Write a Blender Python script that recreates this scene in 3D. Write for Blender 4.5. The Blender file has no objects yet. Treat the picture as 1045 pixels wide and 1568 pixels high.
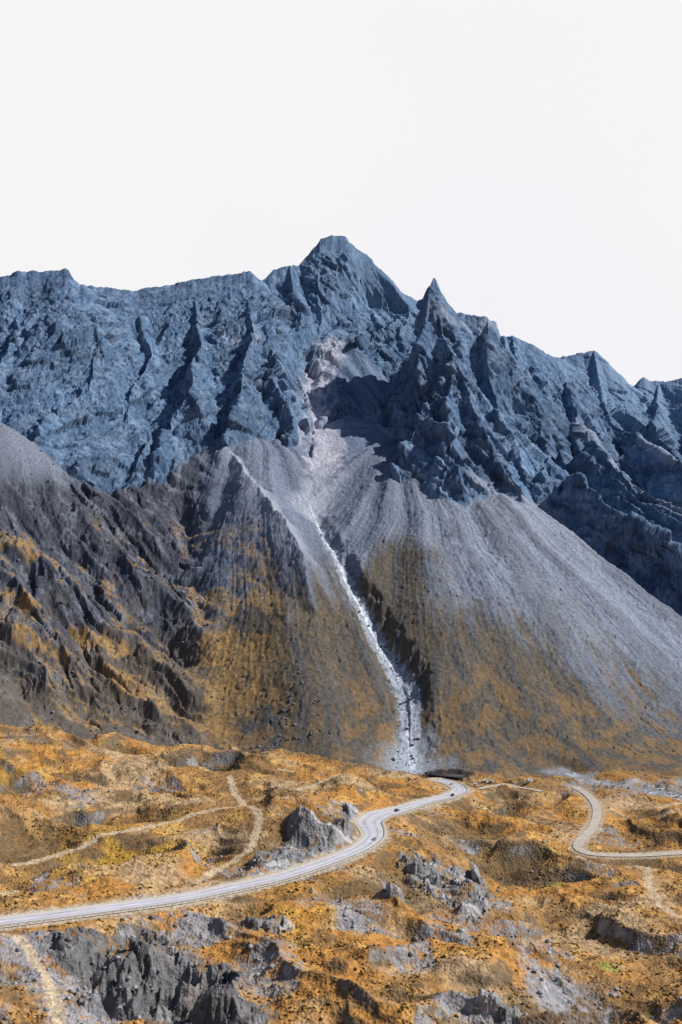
import bpy, math, numpy as np, time
from mathutils import Vector
T0=time.time()
F=1568.0
rng=np.random.RandomState(7)
def P(u,v,y): return ((u-522.5)/F*y, y, (784.0-v)/F*y)
def sm(a,b,x):
    t=np.clip((x-a)/(b-a),0,1); return t*t*(3-2*t)
# ---------------- noise
_r=np.random.RandomState(3)
ANG=_r.rand(256,256)*2*np.pi
GX=np.cos(ANG).astype(np.float32); GY=np.sin(ANG).astype(np.float32)
H1=_r.rand(256,256).astype(np.float32); H2=_r.rand(256,256).astype(np.float32); H3=_r.rand(256,256).astype(np.float32); H4=_r.rand(256,256).astype(np.float32)
def perlin(x,y,seed=0):
    x=x+seed*17.31; y=y+seed*9.77
    fx=np.floor(x); fy=np.floor(y); ix=fx.astype(np.int32)&255; iy=fy.astype(np.int32)&255
    dx=(x-fx).astype(np.float32); dy=(y-fy).astype(np.float32)
    ix1=(ix+1)&255; iy1=(iy+1)&255
    u=dx*dx*dx*(dx*(dx*6-15)+10); v=dy*dy*dy*(dy*(dy*6-15)+10)
    a=GX[ix,iy]*dx+GY[ix,iy]*dy
    b=GX[ix1,iy]*(dx-1)+GY[ix1,iy]*dy
    c=GX[ix,iy1]*dx+GY[ix,iy1]*(dy-1)
    d=GX[ix1,iy1]*(dx-1)+GY[ix1,iy1]*(dy-1)
    return (a+(b-a)*u+((c+(d-c)*u)-(a+(b-a)*u))*v)*1.5
def fbm(x,y,s,oct=4,seed=0,gain=.5):
    r=0;a=1.0;t=0
    for o in range(oct):
        r=r+a*perlin(x/s,y/s,seed+o*3); t+=a; a*=gain; s*=.5
    return r/t*1.5
def ridged(x,y,s,oct=4,seed=0,gain=.5):
    r=0;a=1.0;t=0
    for o in range(oct):
        r=r+a*(1-np.abs(perlin(x/s,y/s,seed+o*5))*2); t+=a; a*=gain; s*=.5
    return r/t
def crag(x,y,s,seed=0,rnd=1.,q=.12):
    """blocky relief made of planar, randomly tilted slabs with crisp edges"""
    X=x/s+seed*13.7; Y=y/s+seed*7.3
    fx=np.floor(X); fy=np.floor(Y); ix=fx.astype(np.int32); iy=fy.astype(np.int32)
    best=np.full(X.shape,-1e9,np.float32); out=np.zeros(X.shape,np.float32); idv=np.zeros(X.shape,np.float32)
    for i in (-1,0,1):
        for j in (-1,0,1):
            a=(ix+i)&255; b=(iy+j)&255
            px=X-(fx+i+H1[a,b]); py=Y-(fy+j+H2[a,b])
            pl=(px*rnd*(H3[a,b]-.5)*2+py*rnd*(H4[a,b]-.5)*2+.3*(H3[b,a]-.5)).astype(np.float32)
            r2=(px*px+py*py).astype(np.float32)
            h=pl-1.0*r2
            m=h>best; best=np.where(m,h,best); out=np.where(m,pl-q*r2,out); idv=np.where(m,H4[a,b],idv)
    return out*s,idv
# ---------------- fan grid
us=np.concatenate([np.arange(-420,-30,6.),np.arange(-30,1076,1.25),np.arange(1076,1470,6.)])
ys=[330.]
while ys[-1]<3400:
    y=ys[-1]
    if y<1000: d=.75+.9*(y-330)/670
    elif y<2130: d=1.3
    else: d=12
    ys.append(y+d)
ys=np.array(ys)
S=(us-522.5)/F
Y,SS=np.meshgrid(ys,S,indexing='ij'); X=SS*Y
U=np.broadcast_to(us,Y.shape)
NR,NC=Y.shape
# ---------------- base surface control points
C=[]
def A(*l):
    for p in l: C.append(P(*p))
A((0,1568,370),(0,1480,415),(0,1410,460),(0,1350,520),(0,1250,640),(0,1170,750),(0,1103,870),
(-150,1568,370),(-150,1410,455),(-150,1250,640),(-150,1100,860),
(150,1568,370),(150,1480,420),(150,1393,482),(150,1300,600),(150,1200,740),(150,1122,890),
(300,1568,365),(300,1480,425),(300,1373,508),(300,1300,600),(300,1200,760),(300,1143,905),
(450,1568,370),(450,1450,450),(450,1338,552),(450,1270,625),(450,1220,740),(450,1166,930),
(600,1568,375),(600,1450,460),(600,1350,560),(600,1243,700),(600,1185,930),
(700,1568,375),(700,1450,470),(700,1350,580),(700,1250,715),(700,1207,830),(700,1184,985),
(850,1568,380),(850,1450,480),(850,1350,590),(850,1260,720),(850,1205,880),(850,1188,985),
(1000,1568,380),(1000,1450,490),(1000,1350,600),(1000,1300,670),(1000,1230,810),(1000,1195,930),
(1200,1568,380),(1200,1400,520),(1200,1300,670),(1200,1220,830),
(625,738,1490),(640,748,1478),(730,800,1400),(800,775,1450),(900,885,1330),
(650,850,1320),(650,950,1200),(655,1050,1105),(690,1170,1003),
(760,850,1340),(800,900,1275),(800,1000,1170),(800,1100,1075),(820,1180,1000),
(920,980,1220),(920,1080,1115),(920,1165,1010),
(1045,960,1300),(1045,1045,1200),(1045,1110,1110),(1045,1165,1020),(1250,1060,1230),(1250,1130,1110),(1250,1180,1000),
(475,775,1455),(515,840,1352),(560,930,1240),(600,1000,1165),(622,1060,1107),(628,1120,1055),(632,1178,1003),
(350,685,1535),(385,735,1460),(430,795,1372),(450,870,1275),(460,950,1188),(470,1050,1092),(490,1150,1012),
(315,765,1468),(290,860,1350),(295,950,1240),(320,1050,1130),(330,1135,1045),
(200,745,1478),(250,722,1500),(200,850,1330),(200,950,1210),(180,1050,1110),(170,1110,1040),
(0,668,1340),(-60,655,1330),(50,690,1370),(100,722,1410),(130,745,1450),
(0,770,1290),(100,800,1320),(0,860,1205),(100,900,1210),(0,950,1125),(80,1000,1120),(0,1050,1050),(-200,700,1330),(-200,900,1160),(-200,1050,1040),(-400,700,1400),(-400,1000,1100),
(520,750,1482),(505,700,1570),(492,640,1690),(495,590,1780),(540,535,1880),(560,700,1545))
for x,y,z in [(-300,960,-225),(-230,965,-238),(-130,975,-247),(-40,985,-250),
  (-700,2000,80),(-400,2000,80),(-150,2150,80),(300,2050,80),(600,2000,80),(900,2000,60),(-400,1750,80),(-700,1700,90),(300,1800,60),(600,1700,-20),(520,1500,-120),
  (-500,3000,-150),(0,3000,-150),(500,3000,-150),(-900,2600,-100),(1000,2600,-100),(-800,3500,-300),(800,3500,-300),
  (0,0,-6),(-200,0,0),(200,0,0),(0,60,-60),(0,200,-155),(-200,200,-150),(200,200,-150),(0,-250,60)]:
    C.append((x,y,z))
C=np.array(C,float); n=len(C)
def ker(r2): return -np.sqrt(r2+22.**2)
M=np.zeros((n+3,n+3)); r2=(C[:,None,0]-C[None,:,0])**2+(C[:,None,1]-C[None,:,1])**2
M[:n,:n]=ker(r2)-np.eye(n)*1.0
M[:n,n]=1;M[:n,n+1]=C[:,0]/1000;M[:n,n+2]=C[:,1]/1000;M[n:,:n]=M[:n,n:].T
W=np.linalg.solve(M,np.concatenate([C[:,2],[0,0,0]]))
def base(x,y):
    h=W[n]+W[n+1]*x/1000+W[n+2]*y/1000
    for i in range(n):
        h=h-W[i]*np.sqrt((x-C[i,0])**2+(y-C[i,1])**2+484.)
    return h
HB=base(X,Y)
print('base',time.time()-T0)
# ---------------- helpers on grid
def hit(u,v,H=None,y0=340,y1=1900):
    H=HB if H is None else H
    c=int(np.argmin(abs(us-u))); m=(784.-v)/F
    rel=H[:,c]-m*ys
    k=np.where((rel>=0)&(ys>y0))[0]
    r=k[0] if len(k) else len(ys)-1
    y=ys[r]
    return np.array([(u-522.5)/F*y,y,H[r,c]])
def spline(pts,step=1.5):
    p=np.array(pts,float); p=np.vstack([2*p[0]-p[1],p,2*p[-1]-p[-2]]); out=[]
    for i in range(1,len(p)-2):
        L=np.linalg.norm(p[i+1]-p[i]); k=max(2,int(L/step))
        for t in np.arange(k)/k:
            out.append(.5*((2*p[i])+(-p[i-1]+p[i+1])*t+(2*p[i-1]-5*p[i]+4*p[i+1]-p[i+2])*t*t+(-p[i-1]+3*p[i]-3*p[i+1]+p[i+2])*t**3))
    out.append(p[-2]); return np.array(out)
def smooth(a,k):
    if k<2: return a
    ke=np.ones(k)/k; b=np.pad(a,(k,k),'edge'); return np.convolve(b,ke,'same')[k:-k]
def stamp(pts,R):
    D=np.full(Y.shape,1e6,np.float32); Z=np.zeros(Y.shape,np.float32); Tt=np.zeros(Y.shape,np.float32)
    N=len(pts)
    for i,(x,y,z) in enumerate(pts):
        r0,r1=np.searchsorted(ys,[y-R,y+R])
        if r1<=r0: continue
        sa=min((x-R)/ys[r0],(x-R)/ys[min(r1,NR-1)]); sb=max((x+R)/ys[r0],(x+R)/ys[min(r1,NR-1)])
        c0,c1=np.searchsorted(S,[sa,sb])
        if c1<=c0: continue
        dx=X[r0:r1,c0:c1]-x; dy=Y[r0:r1,c0:c1]-y
        d=np.sqrt(dx*dx+dy*dy)
        sub=D[r0:r1,c0:c1]; m=d<sub
        sub[m]=d[m]; Z[r0:r1,c0:c1][m]=z; Tt[r0:r1,c0:c1][m]=i/N
    return D,Z,Tt
def segd(x,y,q):
    D=np.full(x.shape,1e6); Z=np.zeros(x.shape)
    for a,b in zip(q[:-1],q[1:]):
        ex,ey=b[0]-a[0],b[1]-a[1]; t=np.clip(((x-a[0])*ex+(y-a[1])*ey)/(ex*ex+ey*ey),0,1); d=np.hypot(x-a[0]-t*ex,y-a[1]-t*ey)
        m=d<D; D=np.where(m,d,D); Z=np.where(m,a[2]+(b[2]-a[2])*t,Z)
    return D,Z
def line(uv,step=1.5,zs=15,**k):
    p=np.array([hit(u,v,**k) for u,v in uv]); s=spline(p,step); s[:,2]=smooth(s[:,2],zs); 
    return s
main_uv=[(-140,1428),(-60,1420),(0,1411),(60,1405),(120,1397),(200,1387),(280,1376),(350,1361),(420,1346),(480,1327),(525,1311),(556,1296),(572,1282),(570,1268),(566,1257),(580,1247),(610,1240),(650,1229),(685,1220),(704,1211),(702,1205),(690,1200),(670,1196.5)]
road=line(main_uv,1.2,61)
side=line([(880,1206),(897,1215),(912,1232),(914,1250),(906,1270),(890,1286),(886,1298),(905,1307),(960,1310),(1045,1306),(1150,1300)],1.5,25)
side2=line([(735,1206),(770,1203),(800,1206),(830,1211)],1.5,25)
tracks=[line(t,2.,9) for t in [
 [(352,1188),(356,1200),(360,1218),(372,1232),(340,1241),(290,1250),(220,1266),(150,1279),(80,1294),(0,1308),(-80,1320)],
 [(372,1232),(395,1250),(385,1290),(330,1330),(300,1352)],
 [(-60,1378),(20,1374),(60,1371),(100,1366)],
 [(-60,1425),(20,1440),(60,1480),(80,1530),(95,1575)],
 [(430,1180),(500,1190),(560,1188),(600,1192)],
 [(886,1310),(930,1326),(1000,1330),(1060,1336)],
 [(1010,1236),(1045,1232),(1080,1232)],
 [(990,1330),(1000,1370),(1040,1400),(1080,1410)],
 [(560,1190),(480,1205),(440,1210)]]]
stream=line([(475,778),(495,812),(515,842),(535,885),(560,930),(582,970),(600,1000),(616,1035),(626,1060),(628,1100),(628,1140),(632,1178)],2.,15,y0=990)
river=line([(860,1180),(910,1196),(960,1205),(1010,1212),(1045,1220),(1120,1232)],2.,15)
dR,zR,tR=stamp(road,60)
dS,zS,_=stamp(side,40); dS2,zS2,_=stamp(side2,25)
dT=np.full(Y.shape,1e6,np.float32)
for t in tracks:
    d,z,_=stamp(t,26); dT=np.minimum(dT,d)
dW,zW,tW=stamp(stream,70)
dV,zV,_=stamp(river,50)
print('stamps',time.time()-T0)
# ---------------- mountain ridges
RID=[
 ([(-420,430,1800),(-150,405,1800),(0,425,1800),(50,414,1800),(105,411,1800),(122,434,1810),(205,448,1850),(270,433,1900),(350,420,1930),(382,417,1940),(402,431,1970)],.95,.95),
 ([(402,431,1970),(420,412,1990),(445,403,2000),(457,408,2020),(475,385,2045),(490,366,2060),(510,360,2065),(530,363,2065),(560,390,2070),(590,418,2080),(615,445,2090),(640,462,2100),(700,520,2120),(760,560,2120)],1.25,1.25),
 ([(-100,440,1780),(-110,500,1670),(-140,600,1530),(-160,680,1400)],1.3,1.3),
 ([(55,445,1765),(25,485,1685),(-5,560,1555),(-50,640,1420)],1.1,2.2),
 ([(140,470,1760),(150,520,1665),(115,600,1535),(60,690,1415)],1.05,2.4),
 ([(215,480,1800),(222,540,1680),(195,620,1555),(150,725,1440)],1.05,2.4),
 ([(300,460,1855),(305,520,1740),(285,600,1600),(245,705,1482)],1.05,2.2),
 ([(378,450,1890),(385,500,1780),(375,580,1645),(350,670,1540)],1.15,1.8),
 ([(408,450,1930),(410,520,1780),(430,590,1665),(455,655,1575)],1.8,1.1),
 ([(445,403,2000),(460,480,1860),(465,540,1775)],1.6,1.4),
 ([(520,361,2065),(545,450,1965),(560,505,1895)],1.3,2.2),
 ([(490,366,2060),(488,460,1935),(500,505,1875)],1.5,2.2),
 ([(590,418,2080),(610,480,1970),(612,510,1910)],1.4,2.0),
 ([(648,462,1752),(656,440,1750),(664,424,1750),(668,425,1750),(676,448,1750),(689,470,1755)],2.0,2.0),
 ([(640,490,1765),(652,466,1752),(689,471,1755),(700,478,1755),(745,486,1760),(760,495,1765),(766,530,1790)],2.4,2.2),
 ([(665,440,1748),(648,520,1685),(640,580,1625)],1.4,3.0),
 ([(665,440,1748),(680,510,1690),(690,545,1635)],1.6,1.8),
 ([(690,545,1635),(645,640,1555),(608,738,1488)],1.3,2.8),
 ([(690,545,1635),(735,640,1545),(800,740,1478)],1.3,2.2),
 ([(690,545,1635),(688,660,1515),(710,772,1428)],1.2,2.0),
 ([(745,486,1760),(758,590,1650),(795,660,1570)],1.4,2.4),
 ([(766,530,1880),(785,513,1880),(820,530,1900),(850,548,1950),(880,565,2000)],1.3,1.3),
 ([(785,513,1880),(795,590,1750),(815,680,1610),(824,730,1545)],1.3,2.2),
 ([(850,548,1950),(870,600,1825),(895,660,1710),(950,715,1610),(1045,775,1510),(1200,860,1380),(1400,950,1250)],1.4,2.4),
 ([(920,630,1900),(985,680,1790),(1045,712,1700),(1200,790,1560)],1.4,2.4),
 ([(868,676,1650),(905,705,1590),(965,752,1530),(1045,806,1448),(1200,892,1320)],2.0,2.4),
 ([(850,702,1575),(880,725,1520),(930,768,1455),(1045,840,1375),(1200,930,1250)],2.0,1.9),
 ([(840,560,2120),(870,545,2115),(890,541,2115),(910,537,2115),(935,560,2115),(968,592,2110),(985,578,2100),(1010,585,2100),(1045,578,2090),(1200,560,2080),(1450,600,2050)],1.0,1.0),
 ([(910,537,2115),(925,620,1940),(960,680,1820)],1.2,1.9),
 ([(1010,585,2100),(1000,650,1940),(1040,710,1790)],1.2,1.9),
 ([(1100,570,2100),(1090,650,1900),(1130,740,1700)],1.3,1.3)]
ry=np.searchsorted(ys,1180)
Xm,Ym,Um=X[ry:],Y[ry:],U[ry:]
crest=sm(1700,1800,Ym)
wa=fbm(Xm,Ym,150,3,11,.4); wb=fbm(Xm,Ym,150,3,12,.4)
wx=Xm+wa*24*(1-.85*crest)*(1-.4*sm(560,640,Um)); wy=Ym+wb*22*(1-.8*crest)*(1-.3*sm(560,640,Um))
HR=np.full(Xm.shape,-1e3)
for pl,kL,kR in RID:
    q=[P(*p) for p in pl]
    for a,b in zip(q[:-1],q[1:]):
        ex,ey=b[0]-a[0],b[1]-a[1]; L2=ex*ex+ey*ey
        t=np.clip(((wx-a[0])*ex+(wy-a[1])*ey)/L2,0,1)
        dx=wx-a[0]-t*ex; dy=wy-a[1]-t*ey
        d=np.sqrt(dx*dx+dy*dy)
        if kL!=kR:
            side_=(ex*dy-ey*dx)/math.sqrt(L2)/(d+1e-3); kk=kR+(kL-kR)*(side_*.5+.5)
        else: kk=kL
        HR=np.maximum(HR,a[2]+(b[2]-a[2])*t-kk*d)
for pl,k in [([(600,500,1990),(545,535,1880),(497,590,1780),(490,640,1690),(505,700,1570),(515,750,1482)],.8),([(632,500,1900),(600,550,1840),(572,620,1760),(565,690,1620)],.75),([(838,690,1650),(822,765,1480)],1.0),([(905,700,1700),(870,730,1600),(835,800,1430)],1.2)]:
    q=[P(*p) for p in pl]
    for a,b in zip(q[:-1],q[1:]):
        d,z=segd(wx,wy,[a,b])
        HR=np.minimum(HR,z+k*d+np.maximum(0,d-60)*3)
yc=np.interp(Um,[-400,0,60,130,200,250,330,370,440,470,540,580,620,700,800,850,920,1045,1200],[1420,1350,1380,1450,1490,1495,1515,1560,1575,1640,1700,1510,1485,1425,1460,1400,1310,1265,1180])
HR-=np.maximum(0,yc-Ym)*1.3
print('ridges',time.time()-T0)
hb=HB[ry:]
jag=fbm(Xm,Ym,22,3,14)*3.5+fbm(Xm,Ym,60,3,15)*5
rockm=sm(-2,4,HR+jag-hb)
H=HB.copy(); rock=np.zeros_like(H); rock[ry:]=rockm
H[ry:]=np.maximum(hb,HR)
sky_u=[-420,-150,0,50,105,122,205,270,350,382,402,420,445,457,475,490,510,530,560,590,615,640,648,656,664,668,676,689,700,745,760,766,785,820,850,870,890,910,935,968,985,1010,1045,1200,1450]
sky_v=[430,405,425,414,411,434,448,433,420,417,431,412,403,408,385,366,360,363,390,418,445,462,458,440,423,424,446,468,478,486,495,516,513,530,548,545,541,537,560,592,578,585,578,560,600]
nj=fbm(us*1.,us*0+3.3,16,3,17)*2.6
tgt=(784-np.interp(us,sky_u,sky_v)-nj)/F
for _ in range(3):
    R_=(H/Y)[ry:]; ma=R_.max(axis=0); dm=tgt-ma; dl=smooth(smooth(dm,21),21); dh=dm-dl
    H[ry:]+=(dl[None,:]*sm(1560,1740,Ym)+dh[None,:]*sm(ma-.030,ma-.004,R_)*sm(1650,1700,Ym))*Y[ry:]
# ---------------- rock relief displaced along the surface normal
def grad(H):
    s=np.gradient(H,S,axis=1)/Y; return s,np.gradient(H,ys,axis=0)-SS*s
gx_,gy_=grad(H)
def blur(a,k):
    for _ in range(k):
        a=a.copy(); a[1:-1]=(a[:-2]+a[1:-1]+a[2:])/3; a[:,1:-1]=(a[:,:-2]+a[:,1:-1]+a[:,2:])/3
    return a
gx_=blur(gx_[ry:],14); gy_=blur(gy_[ry:],14)
nl=np.sqrt(gx_**2+gy_**2+1); NX,NY,NZ=-gx_/nl,-gy_/nl,1/nl
pa=Xm+.12*Ym; pb=H[ry:]*.8+Ym*.6
pa_,pb_=pa+fbm(pa,pb,120,2,21)*6,pb+fbm(pa,pb,120,2,22)*6
def slab(th,seed):
    L=(pa_*math.cos(th)+pb_*math.sin(th)); T=(-pa_*math.sin(th)+pb_*math.cos(th))
    A1,i1=crag(T,L*.40,64,seed,.55,.0); A2,i2=crag(T,L*.40,27,seed+1,.6,.0); A3,i3=crag(T,L*.5,12,seed+2,.7,.0); A4,i4=crag(T,L*.75,5.5,seed+4,.9)
    ck=sm(.86,.97,ridged(T,L*.2,50,2,seed+30))
    return A1*.42+A2*.48+A3*.42+A4*.45-5*ck, i1*.25+i2*.4+i3*.35, ck
d1,id1,ck1=slab(math.radians(56),1); d2,id2,ck2=slab(math.radians(122),11)
wsel=sm(-.05,.05,fbm(pa,pb,170,2,23)+ (Um-470)/300.)
sel=lambda a,b:(a*(1-wsel)+b*wsel)
det=sel(d1,d2); idr=sel(id1,id2); crk=sel(ck1,ck2)
rough=ridged(pa,pb,16,3,28,.6)
det=det-np.mean(det)+fbm(pa,pb,120,2,27)*4
R_=(H/Y)[ry:]; ma=R_.max(axis=0)
amp=rockm*(1-.78*sm(ma-.03,ma-.004,R_)*sm(1650,1700,Ym))*sm(0,18,HR-hb+6)
DISP=det*amp
print('rock',time.time()-T0)
# ---------------- talus / lower slopes detail
tal=(1-rock)*sm(990,1040,Y)
mor,mz=segd(X+fbm(X,Y,40,3,48)*6,Y,[P(348,682,1535),P(385,735,1450),P(430,795,1352),P(470,862,1262),P(500,930,1200)])
mh=mz+4-.80*mor
morm=sm(-3,3,mh-H)*(1-rock)*sm(1160,1240,Y)
H=np.where((Y>1100)&(rock<.5),np.maximum(H,np.minimum(mh,H+22*sm(1150,1300,Y))),H)
left=sm(345,265,U)*sm(1000,1060,Y)*(1-rock)
a1=P(640,730,1500); a2=P(380,700,1530)
wth=fbm(X,Y,140,3,40)*9
th1=np.arctan2(X-a1[0]+wth,a1[1]-Y+150); th2=np.arctan2(X-a2[0]+wth,a2[1]-Y+170)
r1=np.hypot(X-a1[0],Y-a1[1]) 
isr=sm(-10,10,X-np.interp(Y,stream[::-1,1],stream[::-1,0]))
th=np.where(isr>.5,th1,th2)
st=perlin(th*26,r1/220,41)*.45+perlin(th*66,r1/160,42)*.4+perlin(th*150,r1/90,43)*.4
st2=perlin(th*9,r1/300,44)
rub=fbm(X,Y,26,4,53,.6)
H+=tal*(1-left)*(st*1.0+st2*7)*sm(1000,1150,Y)
H+=tal*(fbm(X,Y,60,3,45)*3.*sm(1000,1150,Y)+rub*.9+crag(X,Y,6,54,1.)[0]*.18)
xw=X+fbm(X,Y,90,3,49)*20; yw=Y+fbm(X,Y,90,3,50)*20
xx=xw*.83-yw*.56; yy=xw*.56+yw*.83
rg=ridged(xx*.3,yy,95,3,51,.45)
hl=rg*34+crag(xx*.3,yy,26,6,.7,.0)[0]*.5+crag(xx*.5,yy,10,7,.8,.0)[0]*.35+crag(X,Y,4.5,16,1.)[0]*.3+rub*1.2
H+=left*(hl-20)*sm(1000,1100,Y)*(1-.85*sm(45,85,HB))
wS=5+9*sm(.0,.8,tW)
chd=(8+9*sm(.05,.35,tW))*(1-.8*sm(.55,.95,tW))
prof=sm(wS+15,wS*.6,dW+fbm(X,Y,16,3,47)*7)
H-=np.where(dW<60,prof*chd*sm(1.0,.93,tW)*sm(0,.06,tW),0)
# ---------------- meadow
mea=sm(1030,985,Y)
nearroad=np.minimum(np.minimum(sm(6,45,dR),sm(4,30,dS)),np.minimum(sm(3,25,dS2),.3+.7*sm(2,24,dT)))
wxx=X+fbm(X,Y,60,2,61)*22; wyy=Y+fbm(X,Y,60,2,62)*22
rg2=ridged(wxx*.8+wyy*.3,wyy,80,3,65,.4)
g=fbm(wxx,wyy,170,3,63)*12+(rg2-.6)*15
H+=mea*g*(.12+.88*nearroad)*sm(990,900,Y)
H+=mea*(fbm(X,Y,14,4,67)*1.1+ (ridged(X,Y,5,2,69)-.5)*.4)*sm(4,14,dR)*sm(3,9,dS)*(.4+.6*sm(2,6,dT))
outs=[(495,1282,42,26),(430,1322,30,14),(465,1300,30,20),(680,1345,48,26),(715,1382,38,24),(640,1322,22,12),(235,1470,70,38),(300,1520,66,50),(210,1435,46,20),(130,1452,45,22),(350,1550,50,30),(530,1250,30,10),(960,1360,24,5),(1000,1205,50,8),(410,1420,26,8),(600,1395,22,6),(150,1520,40,20),(760,1555,40,12)]
scr=[(820,1440,40,40),(870,1510,60,50),(790,1420,30,22),(690,1440,40,22),(150,1490,70,24),(560,1415,40,24),(760,1380,24,14),(900,1540,60,30),(500,1390,30,14),(960,1212,90,12),(1000,1196,70,10),(250,1195,22,6),(710,1280,20,6),(50,1500,60,36),(400,1335,30,10),(740,1545,50,20),(400,1460,40,20),(30,1450,70,20),(120,1545,60,24),(300,1420,60,16),(620,1470,30,16),(1000,1440,30,10)]
def blobs(L,seed,lo=.12,hi=.34,nzs=.5):
    o=np.zeros_like(H)
    for u,v,a,b in L:
        c=hit(u,v); m=abs((784-v)/F); sx=a*c[1]/F; sy=b*c[1]/(m*F)
        r0,r1_=np.searchsorted(ys,[c[1]-2.2*sy,c[1]+2.2*sy])
        d=np.sqrt(((X[r0:r1_]-c[0])/sx)**2+((Y[r0:r1_]-c[1])/sy)**2)
        o[r0:r1_]=np.maximum(o[r0:r1_],1-d*.62)
    nz=fbm(X,Y,30,5,seed,.6)
    return sm(lo,hi,o+nz*nzs*(o>0))
OB=blobs(outs,71,.1,.45)*mea; SB=np.maximum(blobs(scr,75,.1,.5),sm(.3,.45,fbm(X,Y*1.3,70,5,74,.6))*sm(900,700,Y)*.8)*mea
DK=blobs([(688,1190,34,5),(668,1187,22,4)],76,.2,.4,.25)
PIT=blobs([(235,1505,90,36),(330,1560,60,26)],73,.1,.7)*sm(20,45,dR)
fa,_=crag(X*.9,Y*.9,17,8,.6,.0); fb,_=crag(X*.9,Y,7,9,.6,.0); fc,_=crag(X,Y,3,10,.7,.0)
H-=PIT*16
H+=OB*sm(5,16,dR)*(fa*.45+fb*.4+fc*.4+fbm(X,Y,25,3,78)*2)
H+=SB*sm(5,14,dR)*(fc*.2-.6)
H+=DK*sm(9,14,dR)*(2+fb*.3)
H=np.where(dV<50,H*(1-sm(26,10,dV))+(zV-2+fbm(X,Y,8,3,79)*.6)*sm(26,10,dV),H)
def flat(H,d,z,w0,w1,dz=.35):
    t=sm(w1,w0,d); return H*(1-t)+(z-dz)*t
H=flat(H,dS2,zS2,4.5,12); H=flat(H,dS,zS,5,14); H=flat(H,dR,zR,8.2,19)
print('meadow',time.time()-T0)
VX,VY,VZ=X.copy(),Y.copy(),H.copy()
VX[ry:]+=NX*DISP; VY[ry:]+=NY*DISP; VZ[ry:]+=NZ*DISP
dHs,dHy=grad(H); sl=blur(np.hypot(dHs,dHy),2)
ax=np.gradient(VX,axis=1);ay=np.gradient(VY,axis=1);az_=np.gradient(VZ,axis=1)
bx=np.gradient(VX,axis=0);by=np.gradient(VY,axis=0);bz=np.gradient(VZ,axis=0)
nx=ay*bz-az_*by; ny=az_*bx-ax*bz; nzz=ax*by-ay*bx
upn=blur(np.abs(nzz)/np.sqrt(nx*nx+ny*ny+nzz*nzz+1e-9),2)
# ---------------- colour (albedo, with some haze, light and shade painted in)
def mix(a,b,t): 
    b=np.asarray(b); return a*(1-t[...,None])+b*t[...,None]
n1=fbm(X,Y,120,4,81)*.5+.5; n2=fbm(X,Y,22,4,82)*.5+.5; n3=fbm(X,Y,4.5,3,83)*.5+.5; n4=fbm(X,Y,2,2,84)*.5+.5
one=np.ones_like(H)
c=one[...,None]*np.array([.47,.23,.062])
c=mix(c,[.33,.185,.075],sm(.42,.7,n1))
c=mix(c,[.60,.36,.115],sm(.5,.8,n2)*.8)
c=mix(c,[.48,.35,.21],sm(.46,.70,fbm(X,Y*1.4,75,5,86,.6)*.5+.5)*.8)
c=mix(c,[.16,.105,.055],sm(.52,.74,fbm(X,Y,45,5,85,.65)*.5+.5)*.85)
c=mix(c,[.12,.088,.05],sm(.38,.16,rg2+.2*(n3-.5))*.65)
c=mix(c,[.10,.065,.035],sm(.58,.72,n3)*.5)
c=mix(c,[.13,.10,.065],sm(.5,.9,sl)*.85)
ylw=np.zeros_like(H)
for u,v,a in [(200,1300,110),(480,1400,60),(20,1170,30)]:
    q=hit(u,v); ylw=np.maximum(ylw,np.exp(-(((X-q[0])/(a*q[1]/F))**2+((Y-q[1])/(a*1.5*q[1]/F))**2)))
c=mix(c,[.58,.34,.05],ylw*.7*sm(.35,.6,n2))
for u,v,a in [(930,1465,22),(850,1345,16)]:
    q=hit(u,v); g_=np.exp(-(((X-q[0])/(a*q[1]/F))**2+((Y-q[1])/(a*1.3*q[1]/F))**2)); c=mix(c,[.30,.32,.08],sm(.3,.8,g_+.3*(n2-.5))*.85)
c=mix(c,[.29,.29,.31],SB*sm(.33,.58,n3*.45+n2*.55)*.9)
rk=one[...,None]*np.array([.25,.252,.26]); rk=mix(rk,[.44,.44,.45],sm(.45,.65,n2)); rk=mix(rk,[.07,.07,.078],sm(.56,.7,n3)*.65); rk=mix(rk,[.34,.19,.06],sm(.48,.6,fbm(X,Y,14,3,87)*.5+.5)*.8*sm(1.,.5,sl))
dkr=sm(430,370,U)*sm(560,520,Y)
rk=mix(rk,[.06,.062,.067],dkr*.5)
c=mix(c,rk,np.maximum(OB*.92,sm(1.0,1.3,sl)*mea*.7*sm(9,14,dR)))
# talus
zz=H+(n1-.5)*90+st*46+st2*30+rub*14
tc=one[...,None]*np.array([.26,.295,.365]); tc=mix(tc,[.155,.18,.24],sm(.45,.75,st*.9+rub*.2+.5)*.85); tc=mix(tc,[.14,.15,.18],sm(.1,.45,st2+.5*(n2-.5))*.6)
tc=mix(tc,[.12,.13,.15],sm(.55,.72,n3)*.4)
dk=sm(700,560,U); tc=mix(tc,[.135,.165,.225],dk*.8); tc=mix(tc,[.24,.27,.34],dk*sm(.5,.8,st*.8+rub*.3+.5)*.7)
br=one[...,None]*np.array([.12,.10,.074]); br=mix(br,[.16,.12,.070],sm(.45,.8,n2*.6+n1*.4)); br=mix(br,[.09,.094,.10],sm(.5,.75,st*.9+.5)*.8); br=mix(br,[.06,.055,.046],sm(.52,.68,n3)*.6)
thr=-55-.56*np.maximum(0,X-100)-.48*np.maximum(0,-X-50)
tc=mix(tc,br,sm(45,-60,zz-thr)*.95)
tc=mix(tc,[.24,.148,.065],sm(-180,-240,zz)*.6*sm(.4,.62,n2))
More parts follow.
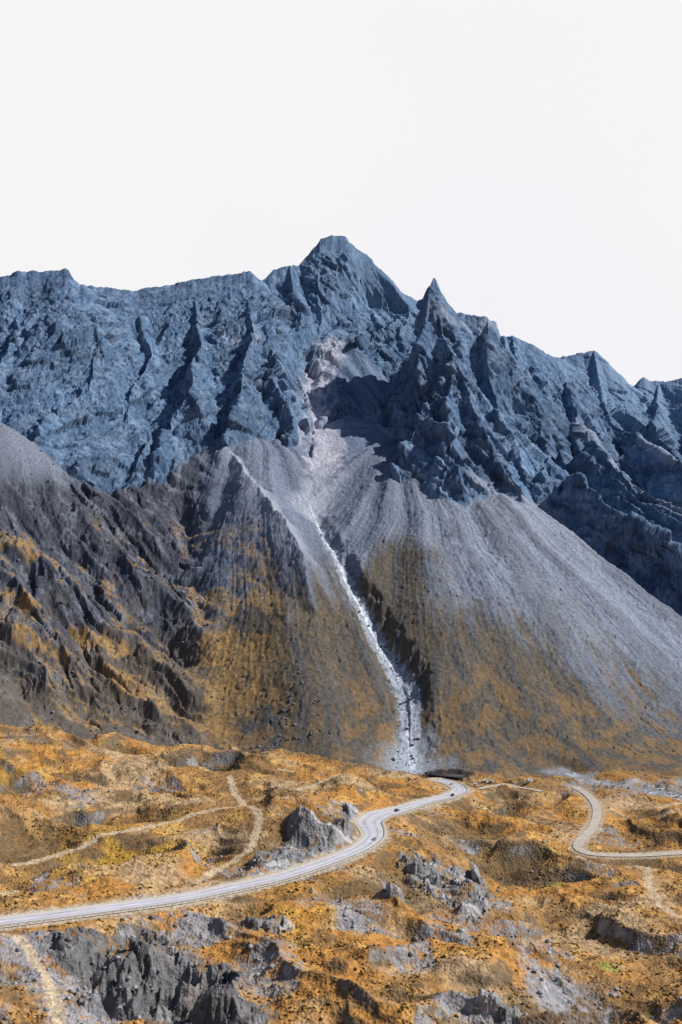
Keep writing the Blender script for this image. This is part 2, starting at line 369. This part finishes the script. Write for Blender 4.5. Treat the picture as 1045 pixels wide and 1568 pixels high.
lc=one[...,None]*np.array([.075,.083,.108]); lc=mix(lc,[.15,.165,.20],sm(.5,.7,n2)); lc=mix(lc,[.045,.048,.058],sm(.5,.66,n3)*.7)
pm=sm(.44,.56,fbm(xx*.35,yy,45,5,91,.6)*.5+.5)*sm(15,-50,H)*sm(1.3,.7,sl)
pb2=np.zeros_like(H)
for u,v,a,b in [(335,1000,42,40),(190,1045,50,14),(220,1075,60,14),(30,930,60,8),(150,990,70,12),(20,850,60,8),(405,975,22,12),(350,1060,56,20),(60,1000,60,8),(330,915,26,16)]:
    q=hit(u,v,y0=1000); pb2=np.maximum(pb2,np.exp(-(((X-q[0])/(a*q[1]/F))**2+((Y-q[1])/(b*1.4*q[1]/F))**2)))
pm=np.maximum(pm*.85,sm(.35,.7,pb2+.9*(n2-.5)))
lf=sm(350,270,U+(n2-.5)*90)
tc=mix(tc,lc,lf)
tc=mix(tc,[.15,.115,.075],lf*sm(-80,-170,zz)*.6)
tc=mix(tc,[.36,.22,.085],pm*sm(470,390,U)*sm(.35,.6,n3+.1)*.85)
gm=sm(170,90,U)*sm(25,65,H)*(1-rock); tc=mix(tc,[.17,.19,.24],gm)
tc=mix(tc,[.32,.35,.41],morm*sm(26,4,mor)*.75*sm(1230,1330,Y))
tc=mix(tc,[.14,.20,.30],sm(1540,1640,Y)*.8)  # shade painted in: upper scree tinted blue to turn the buttress shadow navy
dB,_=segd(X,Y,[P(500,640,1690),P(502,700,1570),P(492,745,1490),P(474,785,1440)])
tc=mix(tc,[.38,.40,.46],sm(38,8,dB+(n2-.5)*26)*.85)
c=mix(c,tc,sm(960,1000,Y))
c=mix(c,[.03,.032,.036],DK*.9*sm(9,13,dR))
rc=one[...,None]*np.array([.10,.165,.265]); rc=mix(rc,[.165,.235,.34],sm(.4,.65,n2)); rc=mix(rc,[.052,.09,.16],sm(.5,.66,n3)*.6)
idm=np.full_like(H,.5); idm[ry:]=idr; rc=rc*(.62+.76*idm)[...,None]
kk=np.zeros_like(H); kk[ry:]=np.maximum(crk*.7,sm(.35,.12,rough)*.45); rc=mix(rc,[.035,.06,.11],kk)
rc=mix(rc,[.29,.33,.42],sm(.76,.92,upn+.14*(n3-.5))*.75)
rc=mix(rc,[.19,.28,.41],sm(1850,2060,Y)*(.35+.35*sm(760,880,U)))  # aerial haze painted into the rock colour, paler and bluer with distance
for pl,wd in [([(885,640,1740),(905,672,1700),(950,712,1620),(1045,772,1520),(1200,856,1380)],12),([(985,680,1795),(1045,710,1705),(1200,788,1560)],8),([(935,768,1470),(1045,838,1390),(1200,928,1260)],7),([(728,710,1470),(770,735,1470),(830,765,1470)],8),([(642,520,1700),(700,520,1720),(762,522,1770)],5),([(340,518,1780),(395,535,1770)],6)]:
    d,_=segd(X[ry:],Y[ry:],[P(*p) for p in pl]); e_=sm(wd*1.3,wd*.5,d+(n2[ry:]-.5)*18); rc[ry:]=mix(rc[ry:],[.35,.38,.46],e_*.6)  # pale debris on ledges, with sunlit crest edges painted into the colour
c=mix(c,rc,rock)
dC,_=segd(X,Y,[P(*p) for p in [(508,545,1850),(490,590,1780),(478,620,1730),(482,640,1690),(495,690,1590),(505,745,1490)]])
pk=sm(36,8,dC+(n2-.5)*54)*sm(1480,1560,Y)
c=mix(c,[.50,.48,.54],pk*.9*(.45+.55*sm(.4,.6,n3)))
sm_=sm(wS+2,wS*.55,dW+(n3-.5)*8)*sm(0,.04,tW)*(dW<60)
fan=sm(.80,1,tW)*sm(14+34*sm(.8,1,tW),8,dW+(n2-.5)*26)*(dW<60)*sm(985,1000,Y)
sg=np.maximum(sm_,fan*.85)
c=mix(c,[.37,.41,.47],sg); c=mix(c,[.70,.76,.82],sg*sm(2.8,1.,np.abs(dW+fbm(X,Y,14,2,95)*4))*sm(.35,.55,n3))
rv=sm(20,8,dV+(n2-.5)*22)*(dV<49); c=mix(c,[.27,.28,.30],rv*.9); c=mix(c,[.5,.54,.58],rv*sm(2.,.8,np.abs(dV+fbm(X,Y,20,2,96)*8-3))*sm(.4,.6,n3))
c=mix(c,[.55,.43,.29],sm(3.4,1.7,dT+(n3-.5)*3)*.85)
c=mix(c,[.45,.36,.26],sm(7.5,5,dS+(n3-.5)*2)*.8)
c=mix(c,[.50,.43,.34],sm(12.5,8.2,dR+(n3-.5)*5)*.85)
c=c*(.85+.3*n4)[...,None]
c=np.clip(c,0.005,.9)
print('colour',time.time()-T0)
# ---------------- mesh building
def mat(name,scale,dist,vs,contrast=.35,spec=.1,vw=1.):
    m=bpy.data.materials.new(name); m.use_nodes=True; nt=m.node_tree; N=nt.nodes; L=nt.links
    b=N['Principled BSDF']; b.inputs['Roughness'].default_value=.95; b.inputs['Specular IOR Level'].default_value=spec
    at=N.new('ShaderNodeAttribute'); at.attribute_name='Col'
    tc=N.new('ShaderNodeTexCoord'); nz=N.new('ShaderNodeTexNoise'); nz.inputs['Scale'].default_value=scale; nz.inputs['Detail'].default_value=6; nz.inputs['Roughness'].default_value=.65
    L.new(tc.outputs['Object'],nz.inputs['Vector'])
    mr=N.new('ShaderNodeMapRange'); mr.inputs[1].default_value=.3; mr.inputs[2].default_value=.7; mr.inputs[3].default_value=1-contrast; mr.inputs[4].default_value=1+contrast
    L.new(nz.outputs['Fac'],mr.inputs[0])
    mx=N.new('ShaderNodeVectorMath'); mx.operation='MULTIPLY'; L.new(at.outputs['Color'],mx.inputs[0]); L.new(mr.outputs[0],mx.inputs[1]); L.new(mx.outputs[0],b.inputs['Base Color'])
    vo=N.new('ShaderNodeTexVoronoi'); vo.inputs['Scale'].default_value=vs; L.new(tc.outputs['Object'],vo.inputs['Vector'])
    ad=N.new('ShaderNodeMath'); ad.operation='MULTIPLY_ADD'; L.new(vo.outputs['Distance'],ad.inputs[0]); ad.inputs[1].default_value=vw; L.new(nz.outputs['Fac'],ad.inputs[2])
    bp=N.new('ShaderNodeBump'); bp.inputs['Strength'].default_value=.6; bp.inputs['Distance'].default_value=dist; L.new(ad.outputs[0],bp.inputs['Height']); L.new(bp.outputs[0],b.inputs['Normal'])
    return m
def simple(name,col,rough=.8,noise=0,sc=1.,metal=0):
    m=bpy.data.materials.new(name); m.use_nodes=True; nt=m.node_tree; N=nt.nodes; b=N['Principled BSDF']
    b.inputs['Roughness'].default_value=rough; b.inputs['Metallic'].default_value=metal
    nz=N.new('ShaderNodeTexNoise'); nz.inputs['Scale'].default_value=sc; nz.inputs['Detail'].default_value=5
    cr=N.new('ShaderNodeValToRGB'); cr.color_ramp.elements[0].position=.3; cr.color_ramp.elements[1].position=.7
    cr.color_ramp.elements[0].color=tuple(x*(1-noise) for x in col)+(1,); cr.color_ramp.elements[1].color=tuple(min(1,x*(1+noise)) for x in col)+(1,)
    tc=N.new('ShaderNodeTexCoord'); nt.links.new(tc.outputs['Object'],nz.inputs['Vector']); nt.links.new(nz.outputs['Fac'],cr.inputs['Fac']); nt.links.new(cr.outputs[0],b.inputs['Base Color'])
    return m
def quads(nr,nc):
    i=np.arange(nr*nc,dtype=np.int32).reshape(nr,nc)
    return np.stack([i[:-1,:-1],i[:-1,1:],i[1:,1:],i[1:,:-1]],-1).reshape(-1,4)
def mkmesh(name,V,Q,material,col=None,k=4,smoothf=False,link=True):
    me=bpy.data.meshes.new(name); V=np.ascontiguousarray(V,dtype=np.float32); Q=np.ascontiguousarray(Q,dtype=np.int32)
    me.vertices.add(len(V)); me.vertices.foreach_set('co',V.ravel())
    me.loops.add(Q.size); me.loops.foreach_set('vertex_index',Q.ravel())
    me.polygons.add(len(Q)); me.polygons.foreach_set('loop_start',np.arange(0,Q.size,k,dtype=np.int32))
    try: me.polygons.foreach_set('loop_total',np.full(len(Q),k,np.int32))
    except Exception: pass
    if smoothf: me.polygons.foreach_set('use_smooth',np.ones(len(Q),bool))
    if col is not None:
        a=me.color_attributes.new('Col','FLOAT_COLOR','POINT'); cc=np.ones((len(V),4),np.float32); cc[:,:3]=col; a.data.foreach_set('color',cc.ravel())
    me.update(calc_edges=True); me.materials.append(material)
    o=bpy.data.objects.new(name,me); 
    if link: bpy.context.collection.objects.link(o)
    return o
mM=mat('rock_and_scree',.30,.45,.5,.28,vw=.3); mG=mat('autumn_meadow',.35,1.0,.7,.4)
rs_=np.searchsorted(ys,1000)
V=np.stack([VX,VY,VZ],-1)
mkmesh('meadow_ground',V[:rs_+1].reshape(-1,3),quads(rs_+1,NC),mG,c[:rs_+1].reshape(-1,3))
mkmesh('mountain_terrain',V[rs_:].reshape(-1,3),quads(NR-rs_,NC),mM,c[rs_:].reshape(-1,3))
gx,gy=np.meshgrid(np.arange(-700,701,10.),np.arange(-600,337,8.))
gz=base(gx,gy)-2+fbm(gx,gy,60,4,101)*5*sm(30,120,np.hypot(gx,gy)); gz-=sm(318,336,gy)*4
gz=np.minimum(gz,np.where(gy>20,-.62*gy+10,1e3)); 
mkmesh('hillside_ground',np.stack([gx,gy,gz],-1).reshape(-1,3),quads(*gx.shape),mG,np.tile([.26,.14,.05],(gx.size,1)))
gx,gy=np.meshgrid(np.linspace(-15000,15000,61),np.linspace(-15000,15000,61))
mkmesh('valley_floor_ground',np.stack([gx,gy,-420+0*gx],-1).reshape(-1,3),quads(*gx.shape),mG,np.tile([.2,.13,.07],(gx.size,1)))
# ---------------- roads
def ribbon(pts,offs,zo,crown=0):
    p=pts; t=np.gradient(p[:,:2],axis=0); t=np.stack([smooth(t[:,0],9),smooth(t[:,1],9)],-1); t/=np.linalg.norm(t,axis=1)[:,None]; nrm=np.stack([t[:,1],-t[:,0]],-1)
    V=[]
    for o in offs:
        o=np.broadcast_to(o,(len(p),))
        V.append(np.column_stack([p[:,0]+nrm[:,0]*o,p[:,1]+nrm[:,1]*o,p[:,2]+zo]))
    return np.stack(V,1)
def strip(name,pts,a,b,zo,material,parent=None):
    V=ribbon(pts,[a,b],zo); o=mkmesh(name,V.reshape(-1,3),quads(len(pts),2)[:,::-1],material)
    if parent: o.parent=parent
    return o
mAs=simple('pale_asphalt',(.53,.52,.56),.85,.12,.15); mSh=simple('gravel_shoulder',(.52,.45,.36),.9,.2,.5); mWh=simple('road_paint',(.8,.8,.8),.6,.05); mDi=simple('dirt_road',(.46,.40,.33),.95,.2,.3); mTyre=simple('worn_lane',(.44,.43,.47),.85,.2,.1)
rd=bpy.data.objects.new('mountain_road',None); bpy.context.collection.objects.link(rd)
wid=4.6+3.2*np.exp(-((np.arange(len(road))/len(road)-.60)/.08)**2)
strip('shoulder',road,-wid-2.6,wid+2.6,.02,mSh,rd)
strip('carriageway',road,-wid,wid,.12,mAs,rd)
strip('edge_line_near',road,wid-.55,wid-.3,.16,mWh,rd); strip('edge_line_far',road,-wid+.3,-wid+.55,.16,mWh,rd)
strip('worn_lane_near',road,wid*.32,wid*.6,.145,mTyre,rd); strip('worn_lane_far',road,-wid*.6,-wid*.32,.145,mTyre,rd)
V=ribbon(road,[-.12,.12],.16); Q=quads(len(road),2); Q=Q[(np.arange(len(Q))//4)%3!=0][:,::-1]
o=mkmesh('centre_line',V.reshape(-1,3),Q,mWh); o.parent=rd
strip('dirt_road',side,-3.2,3.2,.1,mDi); strip('dirt_road.001',side2,-2.6,2.6,.1,mDi)
def boxV(cx,cy,cz,hx,hy,hz,ang=0):
    v=np.array([[sx*hx,sy*hy,sz*hz] for sz in(-1,1) for sy in(-1,1) for sx in(-1,1)],float)
    ca,sa=math.cos(ang),math.sin(ang); x=v[:,0]*ca-v[:,1]*sa; y=v[:,0]*sa+v[:,1]*ca
    return np.column_stack([x+cx,y+cy,v[:,2]+cz])
BQ=np.array([[0,2,3,1],[4,5,7,6],[0,1,5,4],[2,6,7,3],[0,4,6,2],[1,3,7,5]])
mRail=simple('barrier_concrete',(.42,.42,.42),.8,.1)
Vs=[];Qs=[];k=0
e=ribbon(road,[wid+1.2],.0)[:,0]; t=np.gradient(e[:,:2],axis=0)
for i in range(0,len(e),3):
    Vs.append(boxV(e[i,0],e[i,1],e[i,2]+.4,.22,.22,.55,math.atan2(t[i,1],t[i,0]))); Qs.append(BQ+k); k+=8
for i in range(0,len(e)-3,3):
    m=(e[i]+e[i+3])/2; L=np.linalg.norm(e[i+3,:2]-e[i,:2])/2
    Vs.append(boxV(m[0],m[1],m[2]+.72,L,.06,.16,math.atan2(e[i+3,1]-e[i,1],e[i+3,0]-e[i,0]))); Qs.append(BQ+k); k+=8
mkmesh('guard_rail',np.vstack(Vs),np.vstack(Qs),mRail)
# ---------------- cars
import bmesh
mGl=simple('car_glass',(.02,.025,.03),.15); mTy=simple('tyre_rubber',(.02,.02,.02),.8); mLt=simple('lamp_lens',(.7,.6,.5),.3)
def car(pos,ang,col,L=4.6,Wd=1.85,Ht=1.6):
    pr=[(-L/2,.35),(-L/2,.85),(-L/2+.15,1.0),(-L*.40,1.05),(-L*.30,Ht),(L*.10,Ht),(L*.24,1.05),(L*.46,.9),(L/2,.75),(L/2,.35)]
    n_=len(pr); V=[]
    for sy in(-1,1):
        for (x,z) in pr: V.append((x,sy*Wd/2*(.82 if z>1.3 else 1),z))
    bm=bmesh.new(); vs=[bm.verts.new(v) for v in V]
    bm.faces.new(vs[:n_]); bm.faces.new(vs[n_:][::-1])
    for i in range(n_):
        j=(i+1)%n_; bm.faces.new([vs[j],vs[i],vs[n_+i],vs[n_+j]])
    bmesh.ops.bevel(bm,geom=bm.edges[:],offset=.05,segments=2,affect='EDGES'); bmesh.ops.recalc_face_normals(bm,faces=bm.faces[:])
    me=bpy.data.meshes.new('body'); bm.to_mesh(me); bm.free(); me.materials.append(simple('car_paint',col,.3,.02))
    par=bpy.data.objects.new('car',None); bpy.context.collection.objects.link(par); par.location=pos; par.rotation_euler=(0,0,ang)
    b=bpy.data.objects.new('body',me); bpy.context.collection.objects.link(b); b.parent=par
    g=[]
    for sy in(-1,1):
        y=sy*Wd/2*.93; g+=[[(-L*.35,y+sy*.06,1.1),(L*.19,y+sy*.06,1.1),(L*.08,y*.9+sy*.02,Ht-.1),(-L*.28,y*.9+sy*.02,Ht-.1)]]
    g+=[[(L*.235,-Wd*.42,1.1),(L*.235,Wd*.42,1.1),(L*.115,Wd*.36,Ht-.08),(L*.115,-Wd*.36,Ht-.08)],[(-L*.405,-Wd*.42,1.1),(-L*.405,Wd*.42,1.1),(-L*.315,Wd*.36,Ht-.08),(-L*.315,-Wd*.36,Ht-.08)]]
    o=mkmesh('windows',np.array(g).reshape(-1,3),np.arange(16).reshape(4,4),mGl); o.parent=par
    for i,(x,y) in enumerate([(-L*.3,-1),(-L*.3,1),(L*.31,-1),(L*.31,1)]):
        bpy.ops.mesh.primitive_cylinder_add(vertices=18,radius=.35,depth=.25,location=(x,y*(Wd/2-.08),.35),rotation=(math.pi/2,0,0)); w=bpy.context.object; w.name='wheel_%d'%(i+1); w.data.materials.append(mTy); w.parent=par
    for i,(x,y) in enumerate([(L/2+.01,-.6),(L/2+.01,.6),(-L/2-.01,-.6),(-L/2-.01,.6)]):
        o=mkmesh('lamp_%d'%(i+1),boxV(x,y,.72,.03,.18,.08),BQ,mLt); o.parent=par
    return par
def onroad(u,off,ln=road):
    uu=ln[:,0]/ln[:,1]*F+522.5; vv=784-ln[:,2]/ln[:,1]*F
    i=int(np.argmin(np.hypot(uu-u[0],vv-u[1]))); i=min(max(i,3),len(ln)-4); t=ln[i+3]-ln[i-3]; a=math.atan2(t[1],t[0]); nn=np.array([math.sin(a),-math.cos(a)])
    return (ln[i,0]+nn[0]*off,ln[i,1]+nn[1]*off,ln[i,2]+.13),a
for uv,off,col,fl in [((573,1290),2.6,(.5,.5,.52),0),((604,1241),2.2,(.04,.045,.05),0),((689,1220),2.4,(.03,.04,.06),math.pi),((696,1202),-2.,(.6,.6,.6),0)]:
    p,a=onroad(uv,off); car(p,a+fl,col)
mWall=simple('hut_wall',(.62,.6,.56),.9,.1); mRoof=simple('hut_roof',(.35,.38,.42),.5,.1); mDr=simple('hut_door',(.08,.06,.05),.7)
def hat(x,y):
    r=np.searchsorted(ys,y); r=min(max(r,1),NR-1); cI=int(np.clip(np.searchsorted(S,x/y),1,NC-1)); return H[r,cI]
for (u,v,a,w,l) in [(742,1199,.2,3,5),(753,1199,-.3,2.4,3.4),(811,1199,.5,3,4.5),(728,1204,.1,2,3)]:
    q=hit(u,v,H); z=hat(q[0],q[1])
    par=bpy.data.objects.new('stone_hut',None); bpy.context.collection.objects.link(par); par.location=(q[0],q[1],z-.2); par.rotation_euler=(0,0,a)
    o=mkmesh('walls',boxV(0,0,1.2,l/2,w/2,1.3),BQ,mWall); o.parent=par
    rv_=np.array([(-l/2-.3,-w/2-.3,2.45),(l/2+.3,-w/2-.3,2.45),(l/2+.3,0,3.5),(-l/2-.3,0,3.5),(-l/2-.3,w/2+.3,2.45),(l/2+.3,w/2+.3,2.45)])
    o=mkmesh('roof',rv_,np.array([[0,1,2,3],[3,2,5,4]]),mRoof); o.parent=par
    o=mkmesh('door',boxV(-.4,-w/2-.02,1.1,.45,.03,.95),BQ,mDr); o.parent=par
    o=mkmesh('window',boxV(.9,-w/2-.02,1.5,.35,.03,.35),BQ,mDr); o.parent=par
# ---------------- dark avalanche gallery at the end of the road
en=road[-1]; gpos=np.array([en[0]+9,en[1]+16]); gz0=hat(gpos[0],gpos[1])-.3
gl=bpy.data.objects.new('avalanche_gallery',None); bpy.context.collection.objects.link(gl); gl.location=(gpos[0],gpos[1],gz0); gl.rotation_euler=(0,0,math.radians(-12))
mGd=simple('weathered_dark_concrete',(.045,.045,.05),.9,.3,.4); mGi=simple('shaded_concrete',(.03,.03,.034),.95,.2,.4)
Lg=30
for nm,b_,mm_ in [('roof_slab',boxV(0,0,5.3,Lg/2,4.0,.35),mGd),('back_wall',boxV(0,3.6,2.4,Lg/2-.2,.3,2.54),mGi),('earth_apron',boxV(0,4.7,4.3,Lg/2-1,.78,.9),mGd),('kerb_wall',boxV(0,-3.6,.35,Lg/2-.2,.25,.5),mGd)]:
    o=mkmesh(nm,b_,BQ,mm_); o.parent=gl
for i in range(9):
    o=mkmesh('column_%d'%(i+1),boxV(-Lg/2+.8+i*(Lg-1.6)/8,-3.55,2.9,.32,.30,2.04),BQ,mGd); o.parent=gl
# ---------------- shrubs and boulders (one mesh each)
bm=bmesh.new(); bmesh.ops.create_icosphere(bm,subdivisions=1,radius=1); bm.verts.ensure_lookup_table()
IV=np.array([v.co[:] for v in bm.verts]); IF=np.array([[v.index for v in f.verts] for f in bm.faces]); bm.free()
def scatter(name,rc_,size,sq,material,colf,sink=.3):
    k=len(rc_[0]); r,cc=rc_
    b=np.stack([X[r,cc],Y[r,cc],H[r,cc]],-1); sz=size
    v=IV[None]*(1+.35*(rng.rand(k,len(IV),1)-.5)*2)
    v=v*sz[:,None,None]*np.array([1,1,sq])*(.7+.6*rng.rand(k,1,3)); v[:,:,2]+=sz[:,None]*sq*(1-sink*2)
    v=v+b[:,None,:]; f=IF[None]+(np.arange(k)*len(IV))[:,None,None]
    col=np.repeat(colf,len(IV),axis=0)
    return mkmesh(name,v.reshape(-1,3),f.reshape(-1,3),material,col,3)
vis=np.where((us>-30)&(us<1076))[0]
def pick(kn,y0,y1,prob):
    r0,r1_=np.searchsorted(ys,[y0,y1]); r=rng.randint(r0,r1_,kn*4); q=vis[rng.randint(0,len(vis),kn*4)]
    m=rng.rand(kn*4)<prob[r,q]; return r[m][:kn],q[m][:kn]
roadfree=(dR>13)&(dS>6)&(dS2>5)&(dT>3)
r,q=pick(14000,340,985,(roadfree*(1-OB)*(1-SB)*sm(.4,.62,n2)*.9)); k=len(r)
cl=np.array([[.38,.19,.055],[.24,.135,.05],[.50,.30,.09],[.10,.075,.035]])[rng.choice(4,k,p=[.35,.25,.2,.2])]
scatter('autumn_shrubs',(r,q),.3+rng.rand(k)**2*.7,.55,mG,cl)
r,q=pick(5000,340,990,(roadfree*np.clip(OB*.3+SB*.8+.015,0,1))); k=len(r)
scatter('boulders',(r,q),.2+rng.rand(k)**7*1.3,.65,mG,np.tile([.29,.29,.30],(k,1))*(.6+rng.rand(k,1)*.8))
bf=np.exp(-(((U-450)/50)**2))*sm(-150,-200,H)*.8+lf*.2+np.clip(sg,0,1)*.5+.003
r,q=pick(5500,1000,1400,bf*(1-rock)); k=len(r)
scatter('talus_boulders',(r,q),.45+rng.rand(k)**7*1.8,.7,mM,np.tile([.14,.15,.175],(k,1))*(.5+rng.rand(k,1)*.9))
# ---------------- light, sky, camera
el=math.radians(42); az=math.radians(89)
Sd=Vector((math.sin(az)*math.cos(el),math.cos(az)*math.cos(el),math.sin(el)))
su=bpy.data.lights.new('sun','SUN'); su.energy=5; su.angle=math.radians(.5); su.color=(1,.965,.92)
so=bpy.data.objects.new('sun',su); bpy.context.collection.objects.link(so); so.rotation_euler=Sd.to_track_quat('Z','Y').to_euler()
w=bpy.data.worlds.new('World'); bpy.context.scene.world=w; w.use_nodes=True; nt=w.node_tree; N=nt.nodes; L=nt.links; bg=N['Background']
sk=N.new('ShaderNodeTexSky'); sk.sky_type='NISHITA'; sk.sun_disc=False; sk.sun_elevation=el; sk.sun_rotation=az; sk.altitude=3500
tcn=N.new('ShaderNodeTexCoord'); sp=N.new('ShaderNodeSeparateXYZ'); L.new(tcn.outputs['Generated'],sp.inputs[0])
m1=N.new('ShaderNodeMapRange'); m1.inputs[1].default_value=.47; m1.inputs[2].default_value=.66; m1.inputs[3].default_value=1; m1.inputs[4].default_value=0; L.new(sp.outputs['Z'],m1.inputs[0])
m2=N.new('ShaderNodeMapRange'); m2.inputs[1].default_value=.3; m2.inputs[2].default_value=.7; L.new(sp.outputs['Y'],m2.inputs[0])
mm=N.new('ShaderNodeMath'); mm.operation='MULTIPLY'; L.new(m1.outputs[0],mm.inputs[0]); L.new(m2.outputs[0],mm.inputs[1])
nz=N.new('ShaderNodeTexNoise'); nz.inputs['Scale'].default_value=2.; nz.inputs['Detail'].default_value=3; L.new(tcn.outputs['Generated'],nz.inputs['Vector'])
cr=N.new('ShaderNodeValToRGB'); cr.color_ramp.elements[0].position=.35; cr.color_ramp.elements[1].position=.6; cr.color_ramp.elements[0].color=(10.2,10.05,10.6,1); cr.color_ramp.elements[1].color=(10.45,10.45,10.5,1); L.new(nz.outputs['Fac'],cr.inputs['Fac'])
mxx=N.new('ShaderNodeMix'); mxx.data_type='RGBA'; L.new(mm.outputs[0],mxx.inputs['Factor']); L.new(sk.outputs[0],mxx.inputs[6]); L.new(cr.outputs[0],mxx.inputs[7])
L.new(mxx.outputs[2],bg.inputs['Color']); bg.inputs['Strength'].default_value=.088
sc=bpy.context.scene; sc.view_settings.view_transform='Standard'; sc.view_settings.look='None'; sc.view_settings.exposure=0
cam=bpy.data.cameras.new('camera'); cam.sensor_fit='VERTICAL'; cam.sensor_height=36; cam.sensor_width=24; cam.lens=36; cam.clip_start=1; cam.clip_end=40000
co=bpy.data.objects.new('camera',cam); bpy.context.collection.objects.link(co); co.location=(0,0,0); co.rotation_euler=(math.pi/2,0,0); sc.camera=co
print('done',time.time()-T0,NR,NC)
